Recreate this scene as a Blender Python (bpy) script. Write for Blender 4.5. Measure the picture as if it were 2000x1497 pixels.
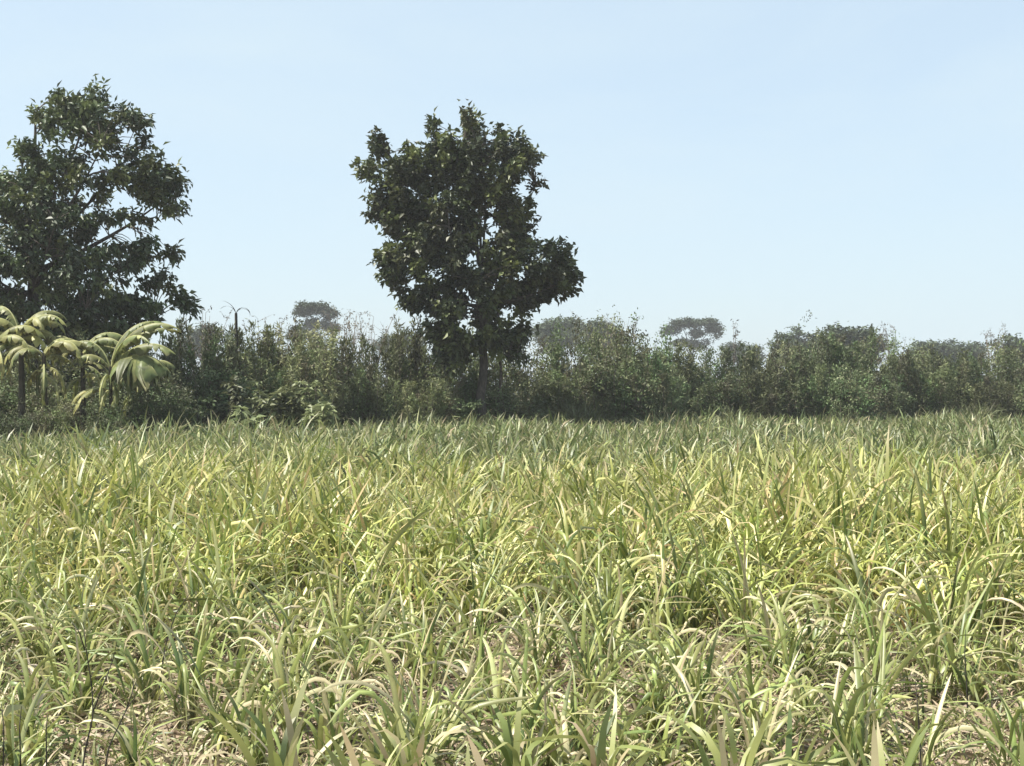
import bpy, math, random
import numpy as np

# ------------------------------------------------------------------ scene, camera, light
S = bpy.context.scene
for o in list(bpy.data.objects):
    bpy.data.objects.remove(o, do_unlink=True)
COL = S.collection
FPX, CAMZ, HORY = 2747.0, 2.1, 770.0          # focal length and horizon in photo pixels

cam_d = bpy.data.cameras.new("camera")
cam_d.sensor_width = 36.0
cam_d.lens = 36.0 * FPX / 2000.0
cam_d.shift_y = (HORY - 748.5) / 2000.0
cam_d.clip_end = 6000.0
cam_d.clip_start = 0.05
cam = bpy.data.objects.new("camera", cam_d)
cam.location = (0, 0, CAMZ)
cam.rotation_euler = (math.radians(90), 0, 0)
COL.objects.link(cam)
S.camera = cam

SUN_EL, SUN_AZ = math.radians(58), math.radians(-98)     # azimuth clockwise from +Y (view direction)
SUN_STRENGTH, SKY_STRENGTH, EXPOSURE = 5.0, 0.10, 1.05

w = bpy.data.worlds.new("World")
S.world = w
w.use_nodes = True
nt = w.node_tree
nt.nodes.clear()
wo = nt.nodes.new("ShaderNodeOutputWorld")
bg = nt.nodes.new("ShaderNodeBackground")
sky = nt.nodes.new("ShaderNodeTexSky")
sky.sky_type = 'NISHITA'
sky.sun_disc = False
sky.sun_elevation = SUN_EL
sky.sun_rotation = SUN_AZ
sky.altitude = 100
sky.air_density = 1.0
sky.dust_density = 1.6
sky.ozone_density = 1.4
bg.inputs[1].default_value = SKY_STRENGTH
# thin high cirrus veil over the whole dome
tc = nt.nodes.new("ShaderNodeTexCoord")
mp = nt.nodes.new("ShaderNodeMapping")
mp.inputs['Scale'].default_value = (1.6, 1.6, 5.0)
nz = nt.nodes.new("ShaderNodeTexNoise")
nz.inputs['Scale'].default_value = 2.2
nz.inputs['Detail'].default_value = 6
nz.inputs['Roughness'].default_value = 0.55
nz.inputs['Distortion'].default_value = 0.4
mr = nt.nodes.new("ShaderNodeMapRange")
mr.inputs[1].default_value = 0.40
mr.inputs[2].default_value = 0.80
mr.inputs[3].default_value = 0.66
mr.inputs[4].default_value = 0.94
mixw = nt.nodes.new("ShaderNodeMixRGB")
mixw.inputs[2].default_value = (3.50, 4.22, 4.66, 1)
nt.links.new(tc.outputs['Generated'], mp.inputs[0])
nt.links.new(mp.outputs[0], nz.inputs['Vector'])
nt.links.new(nz.outputs[0], mr.inputs[0])
nt.links.new(mr.outputs[0], mixw.inputs[0])
nt.links.new(sky.outputs[0], mixw.inputs[1])
nt.links.new(mixw.outputs[0], bg.inputs[0])
nt.links.new(bg.outputs[0], wo.inputs[0])

sd = bpy.data.lights.new("sun", 'SUN')
sd.energy = SUN_STRENGTH
sd.angle = math.radians(0.53)
sd.color = (1.0, 0.95, 0.86)
sun = bpy.data.objects.new("sun", sd)
COL.objects.link(sun)
# lamp shines along its -Z; rotate so +Z points at the sun
sun.rotation_euler = (math.radians(90) - SUN_EL, 0, math.pi - SUN_AZ)
sun.location = (0, 0, 60)

S.view_settings.view_transform = 'Standard'
S.view_settings.look = 'None'
S.view_settings.exposure = EXPOSURE
S.view_settings.gamma = 1.0
S.view_settings.use_curve_mapping = False
S.render.engine = 'CYCLES'
S.cycles.max_bounces = 6
S.cycles.diffuse_bounces = 3
S.cycles.transmission_bounces = 3
S.cycles.volume_bounces = 0

# ------------------------------------------------------------------ helpers
def at(px, py, d):
    return np.array([(px - 1000.0) / FPX * d, d, CAMZ + (HORY - py) / FPX * d])

def gh(x, y):
    """height of the tilled soil"""
    x = np.asarray(x, float); y = np.asarray(y, float)
    near = np.clip((60 - y) / 40, 0, 1) * np.clip((40 - np.abs(x)) / 20, 0, 1)
    h = (0.035 * np.sin(y * 4.6 + 0.5 * np.sin(x * 0.7)) + 0.02 * np.sin(x * 3.1 + y * 1.3)
         + 0.018 * np.sin(x * 7.7 - y * 5.9 + 1.0) + 0.012 * np.sin(x * 13.1 + y * 11.7))
    return h * near

def edgeY(x):
    """far edge of the field (runs slightly away to the right)"""
    return 58.5 + 0.53 * np.clip(np.asarray(x, float), -60, 80)

def mk_mesh(name, V, F, C=None, mat=None, smooth=True):
    """V (n,3); F list of int arrays (m,k); C (n,3) vertex colours"""
    me = bpy.data.meshes.new(name)
    V = np.ascontiguousarray(V, dtype=np.float32)
    if not isinstance(F, (list, tuple)):
        F = [F]
    F = [f for f in F if len(f)]
    me.vertices.add(len(V))
    me.vertices.foreach_set('co', V.ravel())
    nl = sum(f.size for f in F)
    npol = sum(len(f) for f in F)
    me.loops.add(nl)
    me.polygons.add(npol)
    me.loops.foreach_set('vertex_index', np.concatenate([f.ravel() for f in F]).astype(np.int32))
    st, off = [], 0
    for f in F:
        st.append(np.arange(len(f)) * f.shape[1] + off)
        off += f.size
    me.polygons.foreach_set('loop_start', np.concatenate(st).astype(np.int32))
    me.update(calc_edges=True)
    if smooth:
        me.polygons.foreach_set('use_smooth', np.ones(npol, dtype=bool))
    if C is not None:
        a = me.color_attributes.new('col', 'FLOAT_COLOR', 'POINT')
        cc = np.ones((len(V), 4), dtype=np.float32)
        cc[:, :3] = C
        a.data.foreach_set('color', cc.ravel())
    if mat:
        me.materials.append(mat)
    return me

def obj(name, me, parent=None, loc=None):
    o = bpy.data.objects.new(name, me)
    COL.objects.link(o)
    if parent:
        o.parent = parent
    if loc is not None:
        o.location = [float(v) for v in loc]
    return o

def empty(name, loc=(0, 0, 0), rz=0.0):
    o = bpy.data.objects.new(name, None)
    o.empty_display_size = 0.2
    COL.objects.link(o)
    o.location = [float(v) for v in loc]
    o.rotation_euler = (0, 0, rz)
    return o

def tag(o, label=None, cat=None, group=None, kind=None):
    if label: o['label'] = label
    if cat: o['category'] = cat
    if group: o['group'] = group
    if kind: o['kind'] = kind
    return o

class MB:
    """collects pieces of geometry into one mesh"""
    def __init__(s): s.V = []; s.C = []; s.F = {}; s.n = 0
    def add(s, V, F, C):
        V = np.asarray(V, float).reshape(-1, 3)
        C = np.asarray(C, float)
        if C.ndim == 1: C = np.tile(C, (len(V), 1))
        s.V.append(V); s.C.append(C)
        for f in (F if isinstance(F, (list, tuple)) else [F]):
            s.F.setdefault(f.shape[1], []).append(f + s.n)
        s.n += len(V)
    def mesh(s, name, mat, smooth=True):
        return mk_mesh(name, np.concatenate(s.V), [np.concatenate(v) for v in s.F.values()],
                       np.concatenate(s.C), mat, smooth)

def nrm(v):
    return v / np.maximum(np.linalg.norm(v, axis=-1, keepdims=True), 1e-9)

def tube(mb, pts, rad, col, k=6):
    pts = np.asarray(pts, float); n = len(pts)
    rad = np.broadcast_to(np.asarray(rad, float), (n,))
    t = nrm(np.gradient(pts, axis=0))
    ref = np.array([0, 0, 1.0]) if abs(t[0, 2]) < 0.8 else np.array([1.0, 0, 0])
    u = nrm(np.cross(t, ref)); v = np.cross(t, u)
    a = np.arange(k) / k * 2 * math.pi
    V = pts[:, None, :] + rad[:, None, None] * (np.cos(a)[None, :, None] * u[:, None, :] + np.sin(a)[None, :, None] * v[:, None, :])
    i = np.arange(n - 1)[:, None] * k; j = np.arange(k)[None, :]; j2 = (j + 1) % k
    F = np.stack([i + j, i + j2, i + k + j2, i + k + j], -1).reshape(-1, 4)
    mb.add(V.reshape(-1, 3), F, col)

def bez(p0, p1, p2, n=7):
    t = np.linspace(0, 1, n)[:, None]
    return (1 - t) ** 2 * p0 + 2 * t * (1 - t) * p1 + t * t * p2

def leafset(mb, P, D, N, L, W, C, droop=0.15, fold=0.18):
    """pointed leaves, two triangles each side of the midrib"""
    n = len(P)
    D = nrm(D); Sd = nrm(np.cross(D, N)); N = np.cross(Sd, D)
    L = np.broadcast_to(L, (n,))[:, None]; W = np.broadcast_to(W, (n,))[:, None]
    b = P
    m = P + D * L * 0.5
    l = P + D * L * 0.42 + Sd * W * 0.5 + N * W * fold
    r = P + D * L * 0.42 - Sd * W * 0.5 + N * W * fold
    t = P + D * L - N * L * droop
    V = np.stack([b, l, t, r], 1).reshape(-1, 3)
    o = np.arange(n)[:, None] * 4
    F = np.concatenate([o + np.array([[0, 2, 1]]), o + np.array([[0, 3, 2]])])
    mb.add(V, F, np.repeat(C, 4, axis=0))

def blades(rng, base, az, L, W, th0, bend, pw, twist, drift, seg, across, C, Ctip, tipmix, midrib=1.25, prof=0.2):
    """arching grass blades as ribbons; returns V,F,C"""
    n = len(base)
    s = np.linspace(0, 1, seg + 1)[None, :]
    sm = (s[:, 1:] + s[:, :-1]) / 2
    th = th0[:, None] - bend[:, None] * sm ** pw[:, None]
    # some blades are snapped: straight, then folded over at an elbow
    kn = (pw > 2.55)[:, None]
    pos_k = (0.35 + 0.35 * (pw * 7.31 % 1.0))[:, None]
    th = np.where(kn, th0[:, None] - 0.25 * sm - 0.85 * bend[:, None] / (1 + np.exp(-(sm - pos_k) / 0.045)), th)
    a = az[:, None] + drift[:, None] * sm
    ds = (L / seg)[:, None]
    step = np.stack([np.cos(th) * np.cos(a), np.cos(th) * np.sin(a), np.sin(th)], -1) * ds[..., None]
    pos = np.concatenate([np.zeros((n, 1, 3)), np.cumsum(step, 1)], 1) + base[:, None, :]
    tg = nrm(np.gradient(pos, axis=1))
    af = az[:, None] + drift[:, None] * s
    h = np.stack([-np.sin(af), np.cos(af), np.zeros_like(af)], -1)
    up = np.cross(tg, h)
    h = nrm(np.cross(up, tg)); up = np.cross(tg, h)
    ph = (twist[:, None] * s)[..., None]
    side = np.cos(ph) * h + np.sin(ph) * up
    nn = np.cross(tg, side)
    wp = W[:, None] * np.minimum(1, 0.45 + s / prof * 0.55) * np.sqrt(np.maximum(0, 1 - s ** 2.4))
    wp = np.maximum(wp, 0.0015)[..., None]
    if across == 3:
        V = np.stack([pos + side * wp / 2 - nn * wp * 0.22, pos, pos - side * wp / 2 - nn * wp * 0.22], 2)
    else:
        V = np.stack([pos + side * wp / 2, pos - side * wp / 2], 2)
    m = (tipmix[:, None] * np.clip((s - 0.55) / 0.45, 0, 1))[..., None]
    c = C[:, None, :] * (1 - m) + Ctip[:, None, :] * m
    lo = np.clip(1 - s / 0.22, 0, 1)[..., None] * 0.5
    c = c * (1 - lo) + lo * c.mean(-1, keepdims=True) * np.array([1.25, 1.15, 0.7])
    cc = np.repeat(c[:, :, None, :], across, axis=2)
    if across == 3: cc[:, :, 1, :] *= midrib
    k = across
    i = np.arange(n)[:, None, None] * ((seg + 1) * k)
    j = np.arange(seg)[None, :, None] * k
    q = np.arange(k - 1)[None, None, :]
    a0 = (i + j + q).reshape(-1)
    F = np.stack([a0, a0 + 1, a0 + k + 1, a0 + k], -1)
    return V.reshape(-1, 3), F, cc.reshape(-1, 3)

def inpoly(P, poly):
    x, y = P[:, 0], P[:, 1]
    r = np.zeros(len(P), bool)
    n = len(poly)
    for i in range(n):
        x1, y1 = poly[i]; x2, y2 = poly[(i + 1) % n]
        c = ((y1 > y) != (y2 > y)) & (x < (x2 - x1) * (y - y1) / (y2 - y1 + 1e-9) + x1)
        r ^= c
    return r

def polydist(P, poly):
    d = np.full(len(P), 1e9)
    n = len(poly)
    for i in range(n):
        a = np.array(poly[i], float); b = np.array(poly[(i + 1) % n], float)
        t = np.clip(((P - a) @ (b - a)) / max((b - a) @ (b - a), 1e-9), 0, 1)
        d = np.minimum(d, np.linalg.norm(P - (a + t[:, None] * (b - a)), axis=1))
    return d

# ------------------------------------------------------------------ materials
def leaf_mat(name, rough=0.5, transl=0.3, spec=0.4, randv=0.25, tint=(1, 1, 1), noise=0.0, nscale=20):
    m = bpy.data.materials.new(name); m.use_nodes = True
    t = m.node_tree; t.nodes.clear()
    out = t.nodes.new("ShaderNodeOutputMaterial")
    at_ = t.nodes.new("ShaderNodeAttribute"); at_.attribute_name = 'col'
    oi = t.nodes.new("ShaderNodeObjectInfo")
    r = t.nodes.new("ShaderNodeMapRange")
    r.inputs[3].default_value = 1 - randv; r.inputs[4].default_value = 1 + randv
    hs = t.nodes.new("ShaderNodeHueSaturation")
    t.links.new(oi.outputs['Random'], r.inputs[0])
    t.links.new(r.outputs[0], hs.inputs['Value'])
    rh = t.nodes.new("ShaderNodeMapRange"); rh.inputs[3].default_value = 0.5 - 0.06 * randv; rh.inputs[4].default_value = 0.5 + 0.06 * randv
    fr = t.nodes.new("ShaderNodeMath"); fr.operation = 'FRACT'; ml = t.nodes.new("ShaderNodeMath"); ml.operation = 'MULTIPLY'; ml.inputs[1].default_value = 7.13
    t.links.new(oi.outputs['Random'], ml.inputs[0]); t.links.new(ml.outputs[0], fr.inputs[0]); t.links.new(fr.outputs[0], rh.inputs[0]); t.links.new(rh.outputs[0], hs.inputs['Hue'])
    t.links.new(at_.outputs['Color'], hs.inputs['Color'])
    col = hs.outputs[0]
    if noise:
        nz = t.nodes.new("ShaderNodeTexNoise"); nz.inputs['Scale'].default_value = nscale
        nz.inputs['Detail'].default_value = 3
        tcn = t.nodes.new("ShaderNodeTexCoord")
        t.links.new(tcn.outputs['Object'], nz.inputs['Vector'])
        r2 = t.nodes.new("ShaderNodeMapRange"); r2.inputs[1].default_value = 0.3; r2.inputs[2].default_value = 0.7
        r2.inputs[3].default_value = 1 - noise; r2.inputs[4].default_value = 1 + noise
        t.links.new(nz.outputs[0], r2.inputs[0])
        mx = t.nodes.new("ShaderNodeVectorMath"); mx.operation = 'SCALE'
        t.links.new(col, mx.inputs[0]); t.links.new(r2.outputs[0], mx.inputs['Scale'])
        col = mx.outputs[0]
    p = t.nodes.new("ShaderNodeBsdfPrincipled")
    p.inputs['Roughness'].default_value = rough
    p.inputs['Specular IOR Level'].default_value = spec
    t.links.new(col, p.inputs['Base Color'])
    tr = t.nodes.new("ShaderNodeBsdfTranslucent")
    t.links.new(col, tr.inputs['Color'])
    mix = t.nodes.new("ShaderNodeMixShader"); mix.inputs[0].default_value = transl
    t.links.new(p.outputs[0], mix.inputs[1]); t.links.new(tr.outputs[0], mix.inputs[2])
    t.links.new(mix.outputs[0], out.inputs[0])
    return m

def bark_mat(name, c1, c2, scale=6):
    m = bpy.data.materials.new(name); m.use_nodes = True
    t = m.node_tree
    p = t.nodes['Principled BSDF']; p.inputs['Roughness'].default_value = 0.9
    tcn = t.nodes.new("ShaderNodeTexCoord"); mpn = t.nodes.new("ShaderNodeMapping")
    mpn.inputs['Scale'].default_value = (3, 3, 0.6)
    nz = t.nodes.new("ShaderNodeTexNoise"); nz.inputs['Scale'].default_value = scale; nz.inputs['Detail'].default_value = 5
    rp = t.nodes.new("ShaderNodeValToRGB")
    rp.color_ramp.elements[0].position = 0.35; rp.color_ramp.elements[0].color = (*c1, 1)
    rp.color_ramp.elements[1].position = 0.68; rp.color_ramp.elements[1].color = (*c2, 1)
    bp = t.nodes.new("ShaderNodeBump"); bp.inputs['Strength'].default_value = 0.5; bp.inputs['Distance'].default_value = 0.03
    t.links.new(tcn.outputs['Object'], mpn.inputs[0]); t.links.new(mpn.outputs[0], nz.inputs['Vector'])
    t.links.new(nz.outputs[0], rp.inputs[0]); t.links.new(rp.outputs[0], p.inputs['Base Color'])
    t.links.new(nz.outputs[0], bp.inputs['Height']); t.links.new(bp.outputs[0], p.inputs['Normal'])
    return m

def soil_mat():
    m = bpy.data.materials.new("soil"); m.use_nodes = True
    t = m.node_tree
    p = t.nodes['Principled BSDF']; p.inputs['Roughness'].default_value = 0.95
    p.inputs['Specular IOR Level'].default_value = 0.2
    tcn = t.nodes.new("ShaderNodeTexCoord")
    n1 = t.nodes.new("ShaderNodeTexNoise"); n1.inputs['Scale'].default_value = 1.1; n1.inputs['Detail'].default_value = 8; n1.inputs['Roughness'].default_value = 0.7
    n2 = t.nodes.new("ShaderNodeTexNoise"); n2.inputs['Scale'].default_value = 28; n2.inputs['Detail'].default_value = 5
    rp = t.nodes.new("ShaderNodeValToRGB")
    rp.color_ramp.elements[0].position = 0.32; rp.color_ramp.elements[0].color = (0.17, 0.12, 0.085, 1)
    rp.color_ramp.elements[1].position = 0.70; rp.color_ramp.elements[1].color = (0.36, 0.285, 0.215, 1)
    mx = t.nodes.new("ShaderNodeMath"); mx.operation = 'ADD'
    m2 = t.nodes.new("ShaderNodeMath"); m2.operation = 'MULTIPLY'; m2.inputs[1].default_value = 0.5
    bp = t.nodes.new("ShaderNodeBump"); bp.inputs['Strength'].default_value = 0.9; bp.inputs['Distance'].default_value = 0.04
    for n in (n1, n2): t.links.new(tcn.outputs['Object'], n.inputs['Vector'])
    t.links.new(n1.outputs[0], mx.inputs[0]); t.links.new(n2.outputs[0], mx.inputs[1])
    t.links.new(mx.outputs[0], m2.inputs[0]); t.links.new(m2.outputs[0], rp.inputs[0])
    t.links.new(rp.outputs[0], p.inputs['Base Color'])
    t.links.new(n2.outputs[0], bp.inputs['Height']); t.links.new(bp.outputs[0], p.inputs['Normal'])
    return m

M_cane = leaf_mat("cane_blade", rough=0.42, transl=0.30, spec=0.5, randv=0.28, noise=0.18, nscale=9)
M_field = leaf_mat("cane_field_blade", rough=0.45, transl=0.30, spec=0.45, randv=0.0)
M_litter = leaf_mat("dry_litter", rough=0.8, transl=0.15, spec=0.2, randv=0.0)
M_broad = leaf_mat("broad_tree_leaf", rough=0.48, transl=0.18, spec=0.4, randv=0.0)
M_hedge = leaf_mat("hedge_leaf", rough=0.6, transl=0.22, spec=0.3, randv=0.38)
M_far = leaf_mat("distant_leaf", rough=0.6, transl=0.15, spec=0.25, randv=0.12)
M_banana = leaf_mat("banana_leaf", rough=0.5, transl=0.34, spec=0.4, randv=0.18, noise=0.25, nscale=5)
M_shrub = leaf_mat("shrub_leaf", rough=0.5, transl=0.3, spec=0.4, randv=0.2)
M_bark = bark_mat("dark_bark", (0.03, 0.024, 0.02), (0.10, 0.083, 0.07))
M_pale = bark_mat("pale_bark", (0.12, 0.10, 0.08), (0.26, 0.22, 0.17))
M_twig = bark_mat("twig", (0.05, 0.04, 0.032), (0.15, 0.12, 0.095), 12)
M_weed = bark_mat("weed_stalk", (0.018, 0.015, 0.013), (0.055, 0.048, 0.036), 20)
M_soil = soil_mat()
M_clod = bark_mat("soil_clod", (0.17, 0.125, 0.09), (0.34, 0.27, 0.2), 8)
M_stone = bark_mat("pale_stone", (0.30, 0.25, 0.21), (0.5, 0.44, 0.38), 7)

# ------------------------------------------------------------------ ground
def lines(a, b, step, far, k=1.35):
    l = list(np.arange(a, b + 1e-6, step)); s = step
    hi = b; r = []
    while hi < far: s *= k; hi += s; r.append(hi)
    s = step; lo = a; q = []
    while lo > -far: s *= k; lo -= s; q.append(lo)
    return np.array(q[::-1] + l + r)
gx = lines(-8, 8, 0.085, 1150); gy = lines(4.5, 22, 0.085, 1150)
X, Y = np.meshgrid(gx, gy)
V = np.stack([X, Y, gh(X, Y)], -1).reshape(-1, 3)
nx, ny = len(gx), len(gy)
a0 = (np.arange(ny - 1)[:, None] * nx + np.arange(nx - 1)[None, :]).reshape(-1)
ground = obj("ground", mk_mesh("ground", V, np.stack([a0, a0 + 1, a0 + nx + 1, a0 + nx], -1), None, M_soil))
tag(ground, "tan tilled soil of the field showing between the cane clumps", "ground", kind="structure")

# ------------------------------------------------------------------ cane field
GREEN = np.array([[0.165, 0.205, 0.060], [0.215, 0.250, 0.074], [0.285, 0.305, 0.105], [0.105, 0.148, 0.048], [0.385, 0.395, 0.180]])  # last tone: cream highlight painted onto a share of the blades
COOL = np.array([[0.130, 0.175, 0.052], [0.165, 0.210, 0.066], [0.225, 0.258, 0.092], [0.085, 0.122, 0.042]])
DRY = np.array([[0.40, 0.34, 0.20], [0.36, 0.28, 0.17], [0.45, 0.40, 0.24]])

def patch(x, y):
    return 0.5 + 0.5 * np.sin(x * 0.31 + 1.3 * np.sin(y * 0.17)) * np.sin(y * 0.23 + 0.9 * np.sin(x * 0.21) + 1.0)

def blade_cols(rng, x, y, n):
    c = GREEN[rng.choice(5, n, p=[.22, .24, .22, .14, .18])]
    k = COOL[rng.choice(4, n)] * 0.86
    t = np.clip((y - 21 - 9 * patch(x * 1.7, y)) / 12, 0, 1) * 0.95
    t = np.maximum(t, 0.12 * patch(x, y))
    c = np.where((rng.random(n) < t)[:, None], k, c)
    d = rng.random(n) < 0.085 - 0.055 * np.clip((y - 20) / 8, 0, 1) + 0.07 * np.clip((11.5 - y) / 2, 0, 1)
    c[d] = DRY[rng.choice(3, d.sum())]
    warm = (np.clip((y - 9.5) / 3, 0, 1) * np.clip((30 - y) / 8, 0, 1))[:, None]     # brighter, yellower belt in mid field
    c = c * (1 + warm * np.array([0.24, 0.18, -0.06]))
    return c * rng.uniform(0.75, 1.25, (n, 1))

def grow(y):
    """the crop stands taller away from the field's front edge"""
    return 0.74 + 0.46 * np.clip((np.asarray(y, float) - 8.5) / 7.0, 0, 1)

def clump_params(rng, nt, sc):
    """tillers and blades of one clump: stems (p0,p1) and blades (base, az, L, W, th0, bend, pw)"""
    st, bl = [], []
    for _ in range(nt):
        a = rng.uniform(0, 2 * math.pi); rr = rng.uniform(0, 0.10) * sc
        b = np.array([rr * math.cos(a), rr * math.sin(a), 0.0])
        lean = rng.uniform(0.02, 0.42); la = a + rng.normal(0, 0.5)
        hgt = rng.uniform(0.08, 0.26) * sc
        top = b + hgt * np.array([math.sin(lean) * math.cos(la), math.sin(lean) * math.sin(la), math.cos(lean)])
        st.append((b, top))
        nb = int(rng.integers(3, 6))
        az0 = rng.uniform(0, 2 * math.pi)
        for i in range(nb):
            f = 0.35 + 0.65 * (i + 1) / nb
            az = az0 + (i % 2) * math.pi + rng.normal(0, 0.45)
            inner = i / max(nb - 1, 1)
            th0 = np.clip(rng.normal(1.02 + 0.36 * inner, 0.14), 0.55, 1.52)
            bend = rng.choice([rng.uniform(0.3, 1.0), rng.uniform(1.2, 2.2), rng.uniform(2.2, 3.0)], p=[0.33, 0.42, 0.25])
            pw = rng.uniform(1.2, 3.2)
            L = rng.uniform(0.42, 0.92) * sc * (0.8 + 0.25 * inner)
            W = rng.uniform(0.017, 0.037)
            bl.append((b + (top - b) * f, az, L, W, th0, bend, pw))
    return st, bl

def clump_mesh(rng, sc, seg, across, nt, x=0.0, y=12.0, name="cane_clump"):
    st, bl = clump_params(rng, nt, sc)
    mb = MB()
    for p0, p1 in st:
        tube(mb, np.array([p0 - [0, 0, .03], (p0 + p1) / 2, p1]), [0.014 * sc, 0.012 * sc, 0.006 * sc], np.array([0.20, 0.21, 0.09]) * rng.uniform(0.7, 1.3), 5)
    n = len(bl)
    A = lambda i: np.array([b[i] for b in bl])
    V, F, C = blades(rng, A(0), A(1), A(2), A(3), A(4), A(5), A(6), rng.normal(0, 0.9, n), rng.normal(0, 0.35, n), seg, across,
                     blade_cols(rng, np.full(n, x), np.full(n, y), n), DRY[rng.choice(3, n)], rng.choice([0, 0.4, 0.9], n, p=[.5, .28, .22]))
    mb.add(V, F, C)
    return mb

rngF = np.random.default_rng(11)
# jittered scatter of clump positions over the whole field
def scatter(rng, x0, x1, y0, y1, sp):
    xs = np.arange(x0, x1, sp); ys = np.arange(y0, y1, sp)
    X, Y = np.meshgrid(xs, ys)
    X = X + (np.arange(len(ys)) % 2)[:, None] * sp * 0.5
    P = np.stack([X.ravel(), Y.ravel()], -1)
    return P + rng.uniform(-0.42, 0.42, P.shape) * sp

pts = np.concatenate([scatter(rngF, -20, 20, 6.4, 26, 0.41), scatter(rngF, -46, 46, 26.2, 84, 0.50)])
lim = 0.40 * pts[:, 1] + 2.0
pts = pts[(np.abs(pts[:, 0]) < lim) & (pts[:, 1] < edgeY(pts[:, 0]) + 0.5)]
# open, thinner spots of bare soil near the camera, as the photo shows
bare = [(at(650, 1210, 1)[:2] * 0 + np.array([-1.45, 10.7]), 0.75), (np.array([-2.6, 7.75]), 0.3), (np.array([-0.55, 7.3]), 0.55),
        (np.array([1.05, 8.2]), 0.5), (np.array([2.25, 7.2]), 0.5), (np.array([-1.9, 6.75]), 0.35), (np.array([1.9, 9.3]), 0.4), (np.array([-0.15, 9.1]), 0.35)]
keep = np.ones(len(pts), bool)
for c, r in bare:
    c = c * CAMZ / 1.7
    keep &= np.linalg.norm(pts - c, axis=1) > r
pts = pts[keep]
keep = rngF.random(len(pts)) < np.where(pts[:, 1] < 11, 0.86, 0.97)
pts = pts[keep]
# clumps that can be picked out in the photograph (px x, px y of the foot, size, tillers)
HERO = [(275, 1295, 1.15, 8, "upright dark-bladed cane clump right of the crossed weed stalks"),
        (690, 1385, 1.05, 8, "full fountain-shaped cane clump at bottom left of centre"),
        (725, 1262, 1.25, 7, "tall cane clump with straight dark blades beside the bare brown patch"),
        (555, 1335, 0.85, 7, "low bushy cane clump left of the fountain-shaped clump"),
        (948, 1240, 1.05, 8, "leaning dark green cane clump in front of the field centre"),
        (1170, 1252, 1.30, 8, "big cane clump with one broad pale blade right of centre"),
        (1265, 1318, 1.10, 8, "wide cane clump with outspread arching blades right of bottom centre"),
        (1455, 1300, 1.15, 7, "tall loose cane clump with long crossing blades at lower right"),
        (1640, 1330, 0.95, 7, "arching cane clump over bare soil at lower right"),
        (1840, 1290, 1.25, 9, "large hooped cane clump near the right edge of the foreground"),
        (1770, 1075, 1.30, 10, "tall yellow-green upright cane clump in the right middle of the field"),
        (1880, 1045, 1.35, 10, "tallest straight-bladed yellow cane clump near the right edge mid field"),
        (620, 1060, 1.25, 9, "tall green straight cane clump left of the field's middle"),
        (1700, 1440, 0.85, 6, "small cane clump low in the bottom right corner"),
        (150, 1430, 0.85, 6, "small cane clump between the thin dark stalks at bottom left")]
hero_xy = []
for hx, hy, *_ in HERO:
    d = CAMZ * FPX / (hy - HORY)
    hero_xy.append(((hx - 1000) / FPX * d, d))
hero_xy = np.array(hero_xy)
for hp in hero_xy:
    pts = pts[np.linalg.norm(pts - hp, axis=1) > 0.33]
# room for the weed stalks
for wpx, wd in ((165, 5.8), (215, 5.9), (6, 5.6), (40, 5.7), (92, 5.65), (1800, 5.8), (1890, 6.9), (320, 7.4)):
    wd *= CAMZ / 1.7
    wx = (wpx - 1000) / FPX * wd
    pts = pts[~((np.abs(pts[:, 0] - wx * pts[:, 1] / wd) < 0.14) & (pts[:, 1] < wd + 0.1))]
dist = np.linalg.norm(pts, axis=1)
inview = (np.abs(pts[:, 0]) < 0.385 * pts[:, 1] + 0.25) & (pts[:, 1] > 7.0)
order = np.argsort(np.where(inview, dist, 1e9))
N_SINGLE = 300 - len(HERO)
single = order[:N_SINGLE]
rest = np.setdiff1d(np.arange(len(pts)), single)
NEAR_D = 11.4                      # nearer than this every blade is an object of its own

# shared blade shapes for the near clumps
LEAFV = []
rngL = np.random.default_rng(5)
for i in range(36):
    th0 = [1.42, 1.30, 1.15, 0.95][i % 4] + rngL.normal(0, 0.05)
    bend = [0.35, 0.8, 1.3, 1.8, 2.3, 2.75][(i // 4) % 6] + rngL.normal(0, 0.12)
    one = np.ones(1)
    c = GREEN[rngL.choice(5, 1, p=[.22, .24, .22, .14, .18])] if rngL.random() > 0.1 else DRY[rngL.choice(3, 1)]
    V, F, C = blades(rngL, np.zeros((1, 3)), np.zeros(1), one, one * 0.045, one * th0, one * bend, one * rngL.uniform(1.2, 3.2),
                     one * rngL.normal(0, 0.9), one * rngL.normal(0, 0.35), 10, 3, c, DRY[rngL.choice(3, 1)], one * rngL.choice([0, 0.35, 0.85], p=[.55, .3, .15]))
    LEAFV.append((th0, bend, mk_mesh("cane_leaf", V, F, C, M_cane)))
STEMV = []
for i in range(4):
    mb = MB()
    tube(mb, [[0, 0, -0.1], [0.02 * (i - 1.5), 0, 0.5], [0, 0.01 * i, 1.0]], [0.016, 0.0135, 0.006], np.array([0.21, 0.21, 0.095]) * (0.75 + 0.15 * i), 6)
    STEMV.append(mb.mesh("cane_stem", M_cane))

def zone(x, y):
    px = 1000 + x / y * FPX
    return px

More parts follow.
